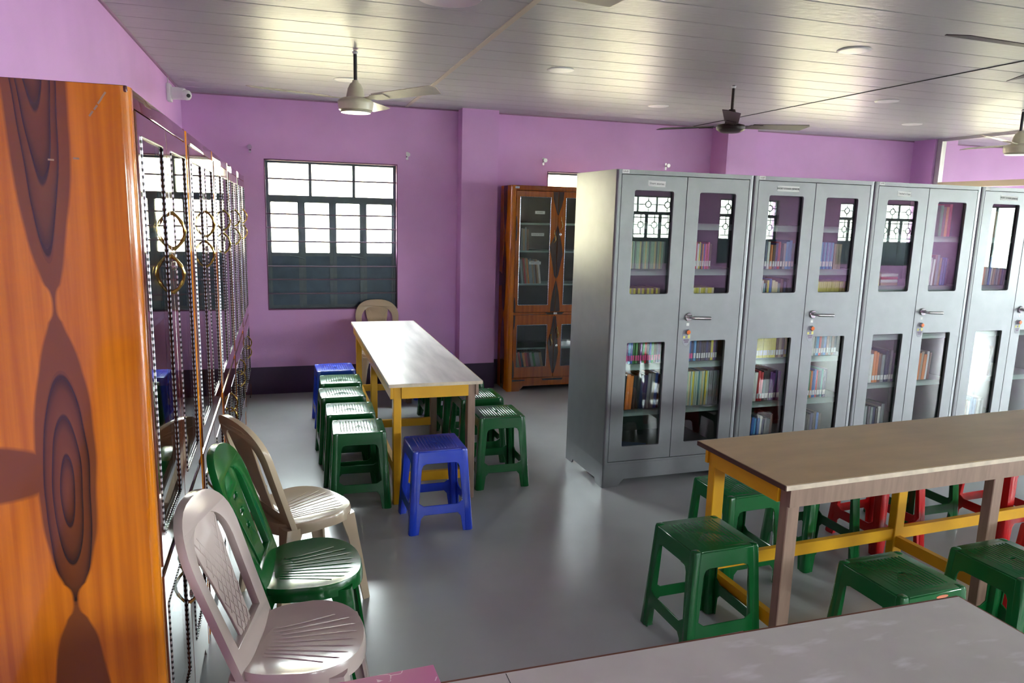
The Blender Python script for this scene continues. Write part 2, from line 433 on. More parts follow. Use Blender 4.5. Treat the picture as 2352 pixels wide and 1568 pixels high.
# pilasters on the back wall
for x0, x1, d in ((1.59, 1.94, 0.17), (4.316, 4.66, 0.30), (6.975, 7.30, 0.30), (9.65, 10.0, .3), (12.3, 12.65, .3)):
    MB().box(x0, x1, YB - d, YB + .01, 0, H).build('pilaster', M_WALL, wb)
# painted dark skirting band
def skirt(name, x0, x1, y0, y1):
    return tag(MB().box(x0, x1, y0, y1, 0, 0.2538).build(name, M_SKIRT), kind='structure')
bb = MB()
xs_ = XL + .001
for x0, x1, d in ((1.59, 1.94, 0.17), (4.316, 4.66, 0.30), (6.975, 7.30, 0.30), (9.65, 10.0, .3), (12.3, 12.65, .3)):
    bb.box(xs_, x0 - .004, YB - .004, YB, 0, .2538); bb.box(x0 - .004, x1 + .004, YB - d - .004, YB - d + .002, 0, .2538)
    bb.box(x0 - .004, x0, YB - d, YB, 0, .2538); bb.box(x1, x1 + .004, YB - d, YB, 0, .2538)
    xs_ = x1 + .004
bb.box(xs_, XR, YB - .004, YB, 0, .2538)
tag(bb.build('baseboard_back', M_SKIRT), kind='structure')
skirt('baseboard_left', XL, XL + .004, YR, YB - .005)
skirt('baseboard_rear', XL + .005, XR - .005, YR, YR + .004)
skirt('baseboard_right', XR - .004, XR, YR, YB - .005)
# ceiling: PVC boards running left-right, joined by H strips
ceil = tag(MB().box(XL - .2, XR + .2, YR - .25, YB + .25, H + .0035, H + .12).build('ceiling', M_BACKING), kind='structure')
SEGX = [XL, 1.105, 4.085, 7.065, 10.05, XR]
PW = 0.2535
y_first = 3.598 - PW * int((3.598 - YR) / PW)
def board(L, w):
    prof = [(0.003, .0036), (0.003, 0.0015), (0.006, 0), (w - .006, 0), (w - .003, .0015), (w - .003, .0036)]
    return MB().loft([[(0, a, b) for a, b in prof], [(L, a, b) for a, b in prof]]).mesh('ceiling_board', M_CEIL)
for i in range(len(SEGX) - 1):
    x0, x1 = SEGX[i] + (0.004 if i else 0), SEGX[i + 1] - 0.004
    me = board(x1 - x0, PW); y = y_first
    while y < YB - .02:
        w = min(PW, YB - y)
        link('ceiling_board', me if w == PW else board(x1 - x0, w), ceil).location = (x0, y, H)
        y += PW
for k, x in enumerate(SEGX[1:-1]):
    w = 0.016 if k == 0 else 0.006
    tag(MB().box(x - w, x + w, YR, YB, H - .004, H + .001).build('trim_%d' % (k + 1), M_TRIM if k == 0 else M_STEELD), kind='structure')
tag(MB().box(XL, XL + .012, YR, YB, H - .012, H).box(XL, XR, YB - .01, YB, H - .012, H).build('trim_5', mat('dusky_cornice', srgb(150, 112, 140), .5)), kind='structure')

# ------------------------------------------------------------------ windows
def window(n, x0, w, y, sgn, grille):
    """steel casement: three fixed lights over four half-glazed shutters; sgn=+1 looks out towards +y"""
    o = struct('window_%d' % n, (x0, y, 0))
    S = lambda d: sgn * d
    Bx = lambda a0, a1, d0, d1, z0, z1: MB().box(a0, a1, min(S(d0), S(d1)), max(S(d0), S(d1)), z0, z1)
    fn = lambda d: (lambda a, b, c: (a, S(d + c), b))
    ZT0, ZT1 = 1.765, 1.815
    MB().plate([(0, WZ0), (w, WZ0), (w, WZ1), (0, WZ1)], [[(.028, WZ0 + .012), (w - .028, WZ0 + .012), (w - .028, WZ1 - .022), (.028, WZ1 - .022)]], .045, fn(.06)).build('window_frame', M_WSTEEL, o)
    MB().plate([(-.004, WZ0 - .006), (w + .004, WZ0 - .006), (w + .004, WZ1 + .006), (-.004, WZ1 + .006)], [[(.004, WZ0 + .004), (w - .004, WZ0 + .004), (w - .004, WZ1 - .004), (.004, WZ1 - .004)]], .05, fn(-.003)).build('reveal_edge', M_REVEAL, o)
    Bx(.028, w - .028, .06, .105, ZT0, ZT1).build('transom', M_WSTEEL, o)
    for k in (1, 2):
        Bx(w * k / 3 - .013, w * k / 3 + .013, .062, .1, ZT1, WZ1 - .022).build('mullion', M_WSTEEL, o)
    for k in range(3):
        Bx(w * k / 3 + .02, w * (k + 1) / 3 - .02, .085, .089, ZT1, WZ1 - .03).build('glass_pane', M_GLASS, o)
    sw = (w - .056) / 4
    for k in (1, 2, 3): Bx(.028 + k * sw - .012, .028 + k * sw + .012, .095, .101, WZ0 + .01, ZT0).build('stile_cover', M_WSTEEL, o)
    for k in range(4):
        a = .028 + k * sw
        b1 = .012 if k in (0,) else .032; b2 = .012 if k == 3 else .032
        st = MB().plate([(a + .0003, WZ0 + .010), (a + sw - .0003, WZ0 + .010), (a + sw - .0003, ZT0), (a + .0003, ZT0)],
                        [rrect(a + b1, a + sw - b2, 1.300, ZT0 - .012, .008), rrect(a + b1, a + sw - b2, WZ0 + .03, 1.268, .004)], .02, fn(.075)).build('shutter', M_WSTEEL, o)
        Bx(a + b1 - .004, a + sw - b2 + .004, .084, .088, 1.296, ZT0 - .008).build('glass_pane', M_GLASS, st)
        Bx(a + b1 - .004, a + sw - b2 + .004, .082, .090, WZ0 + .024, 1.272).build('sheet_panel', M_WPANEL, st)
        if k in (0, 2):
            MB().tube([(a + sw * .6, S(.07), 1.27), (a + sw * .85, S(.062), 1.262), (a + sw * 1.06, S(.062), 1.245)], .007, 6).build('latch', M_WSTEEL, st)
    if grille == 'rods':
        for z in (1.957, 1.648, 1.525, 1.404, 1.178, 1.058, 0.929):
            MB().tube([(.004, S(.035), z), (w * .5, S(.035), z - .002), (w - .004, S(.035), z)], .0078, 6).build('grille_rod', M_ROD, o)
    else:
        def ring(cx, cz, r):
            MB().tube([(cx + r * math.cos(t * PI / 8), S(.035), cz + r * math.sin(t * PI / 8)) for t in range(17)], .011, 5, up=(0, 1, 0)).build('grille_ring', M_WSTEEL, o)
        def bar(x1, z1, x2, z2):
            MB().tube([(x1, S(.035), z1), (x2, S(.035), z2)], .009, 5).build('grille_bar', M_WSTEEL, o)
        for k in range(3):
            cx = w * (k + .5) / 3
            ring(cx, 1.955, .062); bar(cx, 2.017, cx, WZ1 - .01); bar(cx, 1.893, cx, ZT1)
            bar(cx - .062, 1.955, w * k / 3 + .012, 1.955); bar(cx + .062, 1.955, w * (k + 1) / 3 - .012, 1.955)
        for k in range(4):
            a = .028 + k * sw; cx = a + sw / 2
            ring(cx, 1.55, .062); bar(cx, 1.612, cx, ZT0); bar(cx, 1.488, cx, 1.37)
            bar(a, 1.55, cx - .062, 1.55); bar(cx + .062, 1.55, a + sw, 1.55); bar(a, 1.37, a + sw, 1.37); bar(a, 1.70, a + sw, 1.70)
    return o
for i, x in enumerate(BACK_WIN): window(i + 1, x, WW, YB, 1, 'rods')
for i, x in enumerate(REAR_WIN): window(i + 1 + len(BACK_WIN), x, 1.3, YR, -1, 'rings')

for i, y in enumerate(RIGHT_FILL_WIN):  # frames and glass of the added daylight openings
    o = struct('window_%d' % (20 + i), (XR, y, 0))
    MB().plate([(0, .8), (1.3, .8), (1.3, WZ1), (0, WZ1)], [[(.03, .83), (.63, .83), (.63, WZ1 - .03), (.03, WZ1 - .03)][::-1], [(.67, .83), (1.27, .83), (1.27, WZ1 - .03), (.67, WZ1 - .03)][::-1]], .04, YZ(.06)).build('window_frame', M_WSTEEL, o)
    for a in (.03, .67): MB().box(.078, .082, a, a + .6, .83, WZ1 - .03).build('glass_pane', M_GLASS, o)

# ------------------------------------------------------------------ aluminium glazed partition (far right)
pt = thing('glazed_partition', 'aluminium framed glass partition rising behind the steel cabinets at right', 'partition', (7.03, 6.62, 0))
for y in (0, -1.25, -2.5):
    for z0, z1 in ((0, 2.10), (2.16, H - .03)):
        pass
    MB().box(-.03, .03, y - .06, y, 0, H).build('post', M_ALU, pt)
for z0, z1, m in ((0, .06, M_ALU), (.9, .95, M_ALU), (2.11, 2.17, M_ALUCREAM), (H - .03, H, M_ALU)):
    for y in (-.06, -1.31):
        MB().box(-.025, .025, y - 1.19, y, z0, z1).build('rail', m, pt)
for z0, z1 in ((.06, .9), (.95, 2.11), (2.17, H - .03)):
    for y in (-.06, -1.31):
        if z0 < .1: MB().box(-.006, .006, y - 1.19, y, z0, z1).build('board_panel', M_WHITEP, pt)
        else: MB().box(-.003, .003, y - 1.19, y, z0, z1).build('glass_pane', M_GLASS, pt)

# ------------------------------------------------------------------ steel almirahs
SX, SY, STH, SW, SD, SH = 1.8843, 4.0211, 0.0187, 0.9588, 0.602, 1.979
ORD = ['first', 'second', 'third', 'fourth']
def s_world(a, d, z):
    c, s = math.cos(STH), math.sin(STH)
    return (SX + a * c - d * s, SY + a * s + d * c, z)
SHELVES = {0: (1.67, 1.385, 1.085, .785, .485), 1: (1.67, 1.385, 1.085, .785, .485), 2: (1.62, 1.268, .919, .567), 3: (1.62, 1.268, .919, .567)}
SLAB = ['grey steel almirah with a handwritten paper label, first from the left, its side exposed',
        'grey steel almirah second from the left, printed label above its yellow book sets',
        'grey steel almirah third from the left, handwritten label above a leaning yellow book',
        'grey steel almirah cut by the right frame edge, fourth from the left']
M_DOORPANE_TILT = [(0, .012), (.005, -.004), (-.028, -.034), (-.01, 0)]   # the loose panes sit slightly askew
def steel_cabinet(i):
    c = thing('steel_almirah', SLAB[i], 'cabinet', s_world(i * SW + .002, 0, 0), STH, 'steel almirahs in a row')
    w = SW - .004; d = SD; h = SH; t = .004
    r = .014
    arc = [(r - r * math.cos(a), r - r * math.sin(a)) for a in [0, PI / 8, PI / 4, 3 * PI / 8, PI / 2]]
    Lp = [(0, d)] + arc + [(.030, 0), (.030, .022), (t, .022 + .0), (t, d)]
    b = MB()
    b.loft([[(x, y, .15) for x, y in Lp], [(x, y, h - .002) for x, y in Lp]])
    Rp = [(w - x, y) for x, y in Lp][::-1]
    b.loft([[(x, y, .15) for x, y in Rp], [(x, y, h - .002) for x, y in Rp]])
    b.box(t, w - t, d - t, d, .15, h - t)
    b.box(.0, w, .004, d, h - t, h)
    b.box(.030, w - .030, 0, .022, 1.953, h - .002)
    b.box(.030, w - .030, 0, .022, .152, .166)
    b.build('body', M_STEEL, c, smooth=40)
    # plinth with chamfered feet
    pl = [(0, 0), (.105, 0), (.150, .048), (w - .150, .048), (w - .105, 0), (w, 0), (w, .151), (0, .151)]
    p = MB().plate(pl, [], .02, XZ(0.001))
    sd = [(.001, 0), (.10, 0), (.12, .03), (d - .12, .03), (d - .1, 0), (d, 0), (d, .151), (.001, .151)]
    p.plate(sd, [], .012, YZ(0)); p.plate(sd, [], .012, YZ(w - .012))
    p.build('plinth', M_STEEL, c)
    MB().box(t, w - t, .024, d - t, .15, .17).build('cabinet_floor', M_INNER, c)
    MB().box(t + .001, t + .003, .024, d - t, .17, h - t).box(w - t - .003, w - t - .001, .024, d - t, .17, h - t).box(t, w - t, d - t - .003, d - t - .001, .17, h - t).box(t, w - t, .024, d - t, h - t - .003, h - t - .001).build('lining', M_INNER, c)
    for z in SHELVES[i]:
        MB().box(t + .004, w - t - .004, .05, d - .01, z - .018, z).box(t + .004, w - t - .004, .05, .054, z - .038, z).build('shelf', M_SHELF, c)
    mid = .476
    for k, (a, bb_) in enumerate(((.0325, mid - .0012), (mid + .0012, w - .0325))):
        off = (.122, .386) if k == 0 else (.570, .829)
        up = rrect(off[0], off[1], 1.236, 1.860, .012); lo = rrect(off[0] + .002, off[1] + .002, .262, .932, .008)
        dr = MB().plate([(a, .1685), (bb_, .1685), (bb_, 1.9505), (a, 1.9505)], [up[::-1], lo[::-1]], .018, XZ(0.0)).build('door', M_STEEL, c, bevel=.002, seg=1)
        for z0, z1, tl in ((1.23, 1.866, M_DOORPANE_TILT[i][k]), (.256, .938, 0)):
            g = MB().box(-.14, .14, -.002, .002, z0, z1).build('glass_pane', M_PANE, dr)
            g.location = ((off[0] + off[1]) / 2, .021, 0); g.rotation_euler = (0, 0, tl)
        if k == 1:
            hd = MB().lathe([(.0, .0), (.0265, 0), (.0265, -.008), (.0235, -.011), (.0, -.011)], 20, (.545, 0, 1.088), axis='y').build('handle', M_CHROME, dr, smooth=40)
            MB().tube([(.545, -.008, 1.088), (.545, -.045, 1.088), (.553, -.053, 1.088), (.575, -.055, 1.087), (.672, -.053, 1.084)], [.0085, .0085, .0105, .0105, .0115], 10).build('lever', M_CHROME, hd, smooth=50)
            MB().lathe([(0, 0), (.0175, 0), (.0175, -.012), (.014, -.016), (0, -.016)], 18, (.546, 0, .992), axis='y').build('lock', M_CHROME, dr, smooth=40)
            MB().lathe([(0, -.0165), (.0135, -.0165), (.013, -.018), (0, -.018)], 16, (.546, 0, .992), axis='y').build('lock_disc', M_ORANGE, dr)
            o = MB().plate([(.540 + .031 * math.cos(q * PI / 14), .958 + .055 * math.sin(q * PI / 14)) for q in range(28)], [], .0006, XZ(-.0006)).build('lock_sticker', M_STICK, dr)
            MB().box(.517, .532, -.0012, -.0005, .951, .966).box(.551, .566, -.0012, -.0005, .950, .972).build('sticker_patch', M_YELLOWS, o)
            MB().box(.522, .560, -.0012, -.0005, .936, .943).box(.528, .556, -.0012, -.0005, .924, .931).box(.536, .541, -.0012, -.0005, .955, .963).build('sticker_print', M_STICKP, o)
            paper_label(dr, .545, 1.040, 0, .020, .019, '', .01, 'small_label')
        else:
            txt, ww, sz, bo = [('Short stories', .118, .019, 0.0), ('SHORT STORIES (SENIOR)', .170, .0150, .0003), ("Teacher's Copy", .118, .0165, 0), ('SHORT STORIES (SENIOR)', .170, .0150, .0003)][i]
            lx, lz = [(.266, 1.903), (.26, 1.905), (.255, 1.905), (.27, 1.905)][i]
            pl_ = paper_label(dr, lx, lz, 0, ww, .034, txt, sz, tilt=(.03, .0, .03, .04)[i], bold=bo)
    code = ['LA-01', 'LA-07', 'LA-8', ''][i]
    paper_label(c, .056, 1.967, 0, .046, .022, code, .014, 'number_label')
    return c
for i in range(4): steel_cabinet(i)

# ------------------------------------------------------------------ wood-print almirahs
def wood_cabinet(label, loc, rz, w, d, front_mat, motif, h=1.966):
    c = thing('wood_print_almirah', label, 'cabinet', loc, rz, 'wood-print almirahs')
    t = .018; m = w / 2
    r = .02
    arc = [(r - r * math.cos(a), r - r * math.sin(a)) for a in [0, PI / 8, PI / 4, 3 * PI / 8, PI / 2]]
    Lp = [(0, d)] + arc + [(.045, 0), (.045, .02), (t, .02), (t, d)]
    MB().loft([[(x, y, 0) for x, y in Lp], [(x, y, h - .002) for x, y in Lp]]).build('side_panel', M_LAMSIDE, c, smooth=40)
    Rp = [(w - x, y) for x, y in Lp][::-1]
    MB().loft([[(x, y, 0) for x, y in Rp], [(x, y, h - .002) for x, y in Rp]]).build('side_panel', M_LAMSHADE, c, smooth=40)
    MB().box(0.002, w - .002, .004, d, h - .016, h).box(.045, w - .045, 0, .02, h - .045, h - .002).build('top_panel', front_mat, c, bevel=.004)
    MB().box(t, w - t, d - .006, d, .1, h - .02).box(t, w - t, .03, d - .006, .125, .14).build('back_panel', M_WINNER, c)
    pl = [(.045, 0), (.12, 0), (.165, .05), (w - .165, .05), (w - .12, 0), (w - .045, 0), (w - .045, .13), (.045, .13)]
    MB().plate(pl, [], .02, XZ(.001)).build('plinth', front_mat, c)
    for z in (1.62, 1.36, 1.045, .755, .42):
        MB().box(t, w - t, .05, d - .008, z - .016, z).build('shelf', M_SHELF if d < .4 else M_WINNER, c)
    MB().box(.045, w - .045, .002, .02, .752, .772).build('middle_rail', front_mat, c)
    pw0, pw1 = .085 * w / .93, .388 * w / .93
    for k, (a, b) in enumerate(((.047, m - .0015), (m + .0015, w - .047))):
        px0, px1 = (pw0, pw1) if k == 0 else (w - pw1, w - pw0)
        for z0, z1, g0, g1, hz in ((.775, h - .048, .847, 1.862, 1.50 if k == 0 else 1.625), (.133, .749, .242, .652, .50 if k == 0 else .57)):
            dr = MB().plate([(a, z0), (b, z0), (b, z1), (a, z1)], [rrect(px0, px1, g0, g1, .004)[::-1]], .02, XZ(-.004)).build('door', front_mat, c, bevel=.003, seg=1)
            MB().box(px0, px1, -.0012, .0028, g0, g1).build('glass_pane', M_PANE, dr)
            bd = MB()
            bd.tube([(px0, -.0045, g0), (px0, -.0045, g1)], .0024, 6); bd.tube([(px1, -.0045, g0), (px1, -.0045, g1)], .0024, 6)
            bd.tube([(px0, -.0045, g0), (px1, -.0045, g0)], .0024, 6); bd.tube([(px0, -.0045, g1), (px1, -.0045, g1)], .0024, 6)
            bd.build('rope_bead', M_BEAD, dr, smooth=60)
            hx = m - .032 if k == 0 else m + .032
            hp = []
            for q in range(13):
                tt = q / 12; z = hz - .055 + .11 * tt
                hp.append((hx + .006 * math.sin(tt * 2 * PI), -.004 - .034 * math.sin(PI * tt) ** .7, z))
            MB().tube(hp, [.007 if q in (0, 12) else .0045 + .0015 * (q % 3 == 0) for q in range(13)], 7, up=(1, 0, 0)).build('handle', M_GOLD, dr, smooth=50)
            if k == 1:
                MB().lathe([(0, -.004), (.013, -.004), (.013, -.009), (.009, -.011), (0, -.011)], 14, (m + .028, 0, hz - .125 + (0.02 if z0 > .5 else .0)), axis='y').build('lock', M_CHROME, dr, smooth=40)
            if motif and z0 > .5:
                # half of the printed walnut figure along the meeting edge
                sg = -1 if k == 0 else 1
                def half(pts):
                    return [(m + sg * (.0018), pts[0][1])] + [(m + sg * max(x, .0018), z) for x, z in pts] + [(m + sg * .0018, pts[-1][1])]
                for pts in ([(.055, 1.915), (.05, 1.85), (.03, 1.77), (.006, 1.70)], [(.004, 1.60), (.03, 1.50), (.078 if k == 0 else .05, 1.40), (.06, 1.33), (.035, 1.20), (.022, 1.13), (.004, 1.10)], [(.004, 1.08), (.03, .97), (.045, .86), (.05, .78)]):
                    MB().plate(half(pts), [], .0006, XZ(-.0049)).build('walnut_inlay', M_WALNUT, dr)
            if motif and z0 < .5:
                sg = -1 if k == 0 else 1
                pts = [(.014, .735), (.03, .62), (.065 if k == 0 else .04, .47), (.05, .38), (.03, .25), (.008, .17)]
                MB().plate([(m + sg * .0018, pts[0][1])] + [(m + sg * x, z) for x, z in pts] + [(m + sg * .0018, pts[-1][1])], [], .0006, XZ(-.0049)).build('walnut_inlay', M_WALNUT, dr)
            if motif:
                for zc in ((z1 - .35, z0 + .03) if z0 > .5 else (z1 - .02, z0 + .06)):
                    pp = [(a + .004 + .013 * math.cos(q * PI / 8), zc + .12 * math.sin(q * PI / 8)) for q in range(16)] if k == 0 else [(b - .004 + .013 * math.cos(q * PI / 8), zc + .12 * math.sin(q * PI / 8)) for q in range(16)]
                    pp = [(x, min(max(z, z0 + .003), z1 - .003)) for x, z in pp]
                    pp = [(min(max(x, a + .002), b - .002), z) for x, z in pp]
                    MB().plate(pp, [], .0006, XZ(-.0049)).build('walnut_inlay', M_WALNUT, dr)
    if motif:
        MB().plate([(m - .10, .771), (m + .10, .771), (m + .075, .753), (m - .075, .753)], [], .0006, XZ(.0012)).build('walnut_inlay', M_WALNUT, c)
        MB().plate([(m - .11, .118), (m + .11, .118), (m + .10, .100), (m - .10, .100)], [], .0006, XZ(.0003)).build('walnut_inlay', M_WALNUT, c)
        MB().plate([(.05, .118), (.18, .112), (.18, .102), (.05, .098)], [], .0006, XZ(.0003)).build('walnut_inlay', M_WALNUT, c)
        paper_label(c, m + .008, .762, .001, .034, .017, 'LA-2', .011, 'number_label')
        paper_label(c, .055, 1.945, 0, .040, .018, 'LA-01', .011, 'number_label')
        for x, z, ww, tx, sz in ((.285, 1.72, .098, 'ALGEBRA', .015), (.268, 1.515, .128, 'Computer Science', .0145), (.25, 1.247, .118, 'SPIRITUALITY', .0145)):
            paper_label(c, x, z, .0045, ww, .028, tx, sz)
    return c
LCX, LCY, LCW = -0.3259, 1.895, 1.008
for i in range(5):
    lab = ['nearest wood-print almirah on the left, its orange walnut-figured side filling the frame edge',
           'second wood-print almirah from the camera in the left row, glass doors mirroring the window',
           'third wood-print almirah from the camera in the left row, midway along the wall',
           'fourth wood-print almirah from the camera in the left row, behind the tan chair',
           'farthest wood-print almirah of the left row, touching the purple back wall'][i]
    wood_cabinet(lab, (LCX, LCY + i * LCW, 0), PI / 2, LCW - .006, .465, M_LAMRED, False)
wood_cabinet('orange wood-print almirah with dark walnut motif standing alone against the back wall', (2.022, 6.568, 0), 0, .93, .35, M_LAMSHADE, True)
# white scuffs on the near side panel belong to that almirah
near = [o for o in bpy.data.objects if o.name == 'wood_print_almirah'][0]
for y, z, l in ((.052, 1.940, .018), (.060, 1.927, .014), (.069, 1.913, .012), (.079, 1.899, .014), (.165, 1.795, .012), (.115, 1.80, .012)):
    sc = MB().box(-.0005, .0, -l / 2, l / 2, -.0020, .0020).build('scuff_mark', M_SCUFF, near)
    sc.location = (0, y, z); sc.rotation_euler = (-.98 if z > 1.85 else .05, 0, 0)

# ------------------------------------------------------------------ books
BOOKM = {}
def bcol(rgb):
    if rgb not in BOOKM: BOOKM[rgb] = mat('book_cover_%d_%d_%d' % rgb, srgb(*rgb), 0.4)
    return BOOKM[rgb]
M_PAGES = mat('book_pages', srgb(206, 198, 178), 0.8)
BM = {}
def book_mesh(t, h, dpt, col, band):
    key = (round(t, 3), round(h, 3), round(dpt, 3), col, band)
    if key in BM: return BM[key]
    b = MB(); e = .0022
    b.box(e, t - e, .004, dpt - .004, .004, h - .004, 2)            # page block
    b.box(0, e, .002, dpt, 0, h, 0); b.box(t - e, t, .002, dpt, 0, h, 0)   # boards
    z0, z1 = (.018, .052) if band else (h * .3, h * .3)
    prof = [(0, .004), (t * .2, 0.0012), (t * .5, 0), (t * .8, .0012), (t, .004)]
    for a, c, m in ((0, z0, 0), (z0, z1, 1), (z1, h, 0)):
        if c - a < 1e-5: continue
        b.loft([[(x, y, a) for x, y in prof] + [(t, .006, a), (0, .006, a)], [(x, y, c) for x, y in prof] + [(t, .006, c), (0, .006, c)]], m)
    me = b.mesh('book', [bcol(col), bcol(band or (235, 235, 230)), M_PAGES])
    BM[key] = me
    return me
NAMES = {'pg': (176, 200, 176), 'cream': (222, 208, 160), 'gry': (140, 146, 146), 'blk': (28, 28, 32), 'nvy': (30, 40, 84), 'blu': (44, 96, 170), 'sky': (70, 150, 205), 'red': (186, 36, 42), 'org': (224, 128, 48), 'yel': (224, 208, 70), 'pur': (92, 48, 120), 'grn': (42, 128, 70), 'pnk': (226, 90, 150), 'brn': (110, 72, 48), 'wht': (226, 224, 218), 'tan': (176, 150, 118), 'mar': (110, 28, 52), 'teal': (60, 130, 130)}
FULL = {'pg': 'pale green', 'cream': 'cream', 'gry': 'grey', 'blk': 'black', 'nvy': 'navy', 'blu': 'blue', 'sky': 'sky-blue', 'red': 'red', 'org': 'orange', 'yel': 'yellow', 'pur': 'purple', 'grn': 'green', 'pnk': 'pink', 'brn': 'brown', 'wht': 'white', 'tan': 'tan', 'mar': 'maroon', 'teal': 'teal'}
WB = (235, 235, 232); PB = (226, 70, 140)
ORDN = ['first', 'second', 'third', 'fourth', 'fifth', 'sixth', 'seventh', 'eighth', 'ninth', 'tenth', 'eleventh', 'twelfth', 'thirteenth', 'fourteenth', 'fifteenth', 'sixteenth', 'seventeenth', 'eighteenth']
def put_book(world, rz, me, label, group, lean=0.0):
    o = link('book', me); o.location = world; o.rotation_euler = (0, lean, rz)
    return tag(o, label, 'book', group)
def row(cab, pane, z, names, tr, hr_, band=None, same=None, lean=0.0, x0=None, where='', depth=.16, nb=0):
    """a run of books on one shelf behind one pane"""
    x = (.112 if pane == 0 else .560) if x0 is None else x0
    x += (.028, .042, .058, .072)[cab]
    side = 'left' if pane == 0 else 'right'
    fallen = lean
    for j, nm in enumerate(names):
        t = random.uniform(*tr); hh = round(random.uniform(*hr_), 2); t = round(t, 3)
        cn = ORD[cab]
        if same: lb = '%s, %s %s pane, %s steel almirah' % (same, where.split()[0], side, cn)
        else: lb = '%s book, %s from left, %s shelf, %s pane, %s steel almirah' % (FULL[nm], ORDN[j + nb], where, side, cn)
        gp = '%s books, %s pane of %s almirah' % (where, side, cn)
        me = book_mesh(t, hh, depth, NAMES[nm], band)
        put_book(s_world(cab * SW + x, .066 + random.uniform(0, .006), z + .0005 + t * math.sin(max(fallen, 0))), STH, me, lb, gp, fallen)
        x += t / max(math.cos(fallen), .5) + .0006
def cyc(s, n): l = s.split(); return [l[i % len(l)] for i in range(n)]
# first almirah
row(0, 0, 1.385, cyc('pg cream pg gry pg pg cream gry', 20), (.0118, .0124), (.165, .172), None, 'thin pale green book in the matching set', where='upper shelf')
row(0, 1, 1.385, 'gry org red wht yel blk org blu pnk red pnk brn'.split(), (.009, .013), (.16, .17), WB, where='upper')
row(0, 0, 1.085, cyc('brn yel tan yel', 15), (.015, .0155), (.175, .178), None, 'small yellowish paperback whose top edge shows', where='upper shelf')
row(0, 1, 1.085, cyc('yel cream yel', 11), (.016, .0165), (.175, .178), None, 'small yellow paperback whose top edge shows', where='upper shelf')
row(0, 0, .785, cyc('blk pur sky blu grn grn blk pur grn red blk blu grn blk nvy pur', 16), (.0158, .0164), (.19, .192), PB, 'dark paperback with a pink spine band', where='lower shelf')
row(0, 1, .785, 'pur blu nvy'.split(), (.016, .019), (.19, .195), PB, where='lower top')
row(0, 1, .785, 'sky blk nvy blk blk nvy blk yel pur nvy'.split(), (.015, .019), (.18, .195), WB, where='lower top', x0=.622, nb=3)
row(0, 0, .485, 'blk org org blk blk nvy nvy gry gry blu blk'.split(), (.019, .028), (.215, .232), None, where='lower middle', lean=.05)
row(0, 1, .485, cyc('pg teal pg cream pg yel pg', 14), (.0125, .013), (.225, .23), None, 'thin pale green volume in the matching set', where='lower shelf')
row(0, 1, .485, cyc('gry', 5), (.014, .015), (.225, .23), None, 'thin grey volume beside the pale green set', where='lower shelf', x0=.757)
# second almirah
row(1, 0, 1.385, 'nvy nvy wht org brn pur red blk gry sky sky teal'.split(), (.018, .026), (.16, .19), WB, where='upper')
row(1, 1, 1.385, cyc('sky blu', 9), (.0135, .0145), (.178, .18), WB, 'blue paperback of the matching set', where='upper shelf')
row(1, 1, 1.385, cyc('tan', 3), (.018, .019), (.165, .17), None, 'tan book beside the blue set', where='upper shelf', x0=.70)
row(1, 0, 1.14, 'gry wht teal blk yel blu cream cream gry brn nvy blk'.split(), (.013, .024), (.15, .19), None, where='upper low')
row(1, 1, 1.10, cyc('yel', 15), (.0165, .0172), (.195, .198), None, 'bright yellow paperback of the matching set', where='upper shelf')
row(1, 0, .785, cyc('yel', 14), (.0115, .012), (.165, .17), WB, 'yellow paperback with a white band of the set', where='lower shelf')
row(1, 0, .785, 'brn tan brn yel'.split(), (.018, .024), (.15, .17), WB, where='lower top', x0=.29, nb=14)
row(1, 1, .785, 'blk wht gry sky red nvy blu brn gry brn blk'.split(), (.017, .023), (.16, .18), WB, where='lower top')
row(1, 0, .485, 'mar wht red red blk blk pur pur nvy pur'.split(), (.018, .028), (.19, .225), WB, where='lower middle', lean=.03)
row(1, 1, .485, 'pur org grn org blu blu red blk nvy teal nvy nvy'.split(), (.013, .017), (.185, .2), WB, where='lower middle')
row(1, 0, .171, 'org blu sky blu wht nvy gry gry brn'.split(), (.017, .026), (.18, .21), None, where='lowest', lean=.04)
row(1, 1, .171, 'brn blk blk nvy blk blu blk'.split(), (.02, .028), (.19, .21), None, where='lowest')
# third almirah
row(2, 1, 1.62, 'grn brn org red'.split(), (.024, .03), (.20, .23), None, where='top', x0=.62)
row(2, 0, 1.268, ['yel'], (.022, .023), (.21, .211), None, 'yellow leaning book standing alone', where='upper shelf', lean=-.06, x0=.118)
row(2, 1, 1.268, 'red wht wht brn gry tan blu blu nvy'.split(), (.018, .026), (.19, .22), None, where='upper', lean=.03)
row(2, 0, .567, 'blu wht org org brn gry nvy nvy gry pur'.split(), (.019, .03), (.2, .235), WB, where='lower')
row(2, 1, .567, 'org org tan org wht brn'.split(), (.014, .03), (.19, .21), None, where='lower', lean=.04)
row(2, 0, .171, 'nvy gry blk gry nvy blk wht gry'.split(), (.02, .03), (.2, .23), None, where='lowest')
# fourth almirah
row(3, 0, 1.62, 'gry pur brn tan gry brn'.split(), (.018, .024), (.17, .19), None, where='top')
row(3, 0, 1.268, 'brn org tan gry blu wht tan gry gry brn nvy blk'.split(), (.016, .024), (.19, .21), None, where='upper', lean=.02)
row(3, 0, .567, 'grn nvy blu teal grn mar mar brn tan brn'.split(), (.02, .028), (.19, .26), None, where='lower', lean=.03)
row(3, 0, .171, 'mar brn wht blu blu nvy gry gry'.split(), (.022, .03), (.2, .24), None, where='lowest')
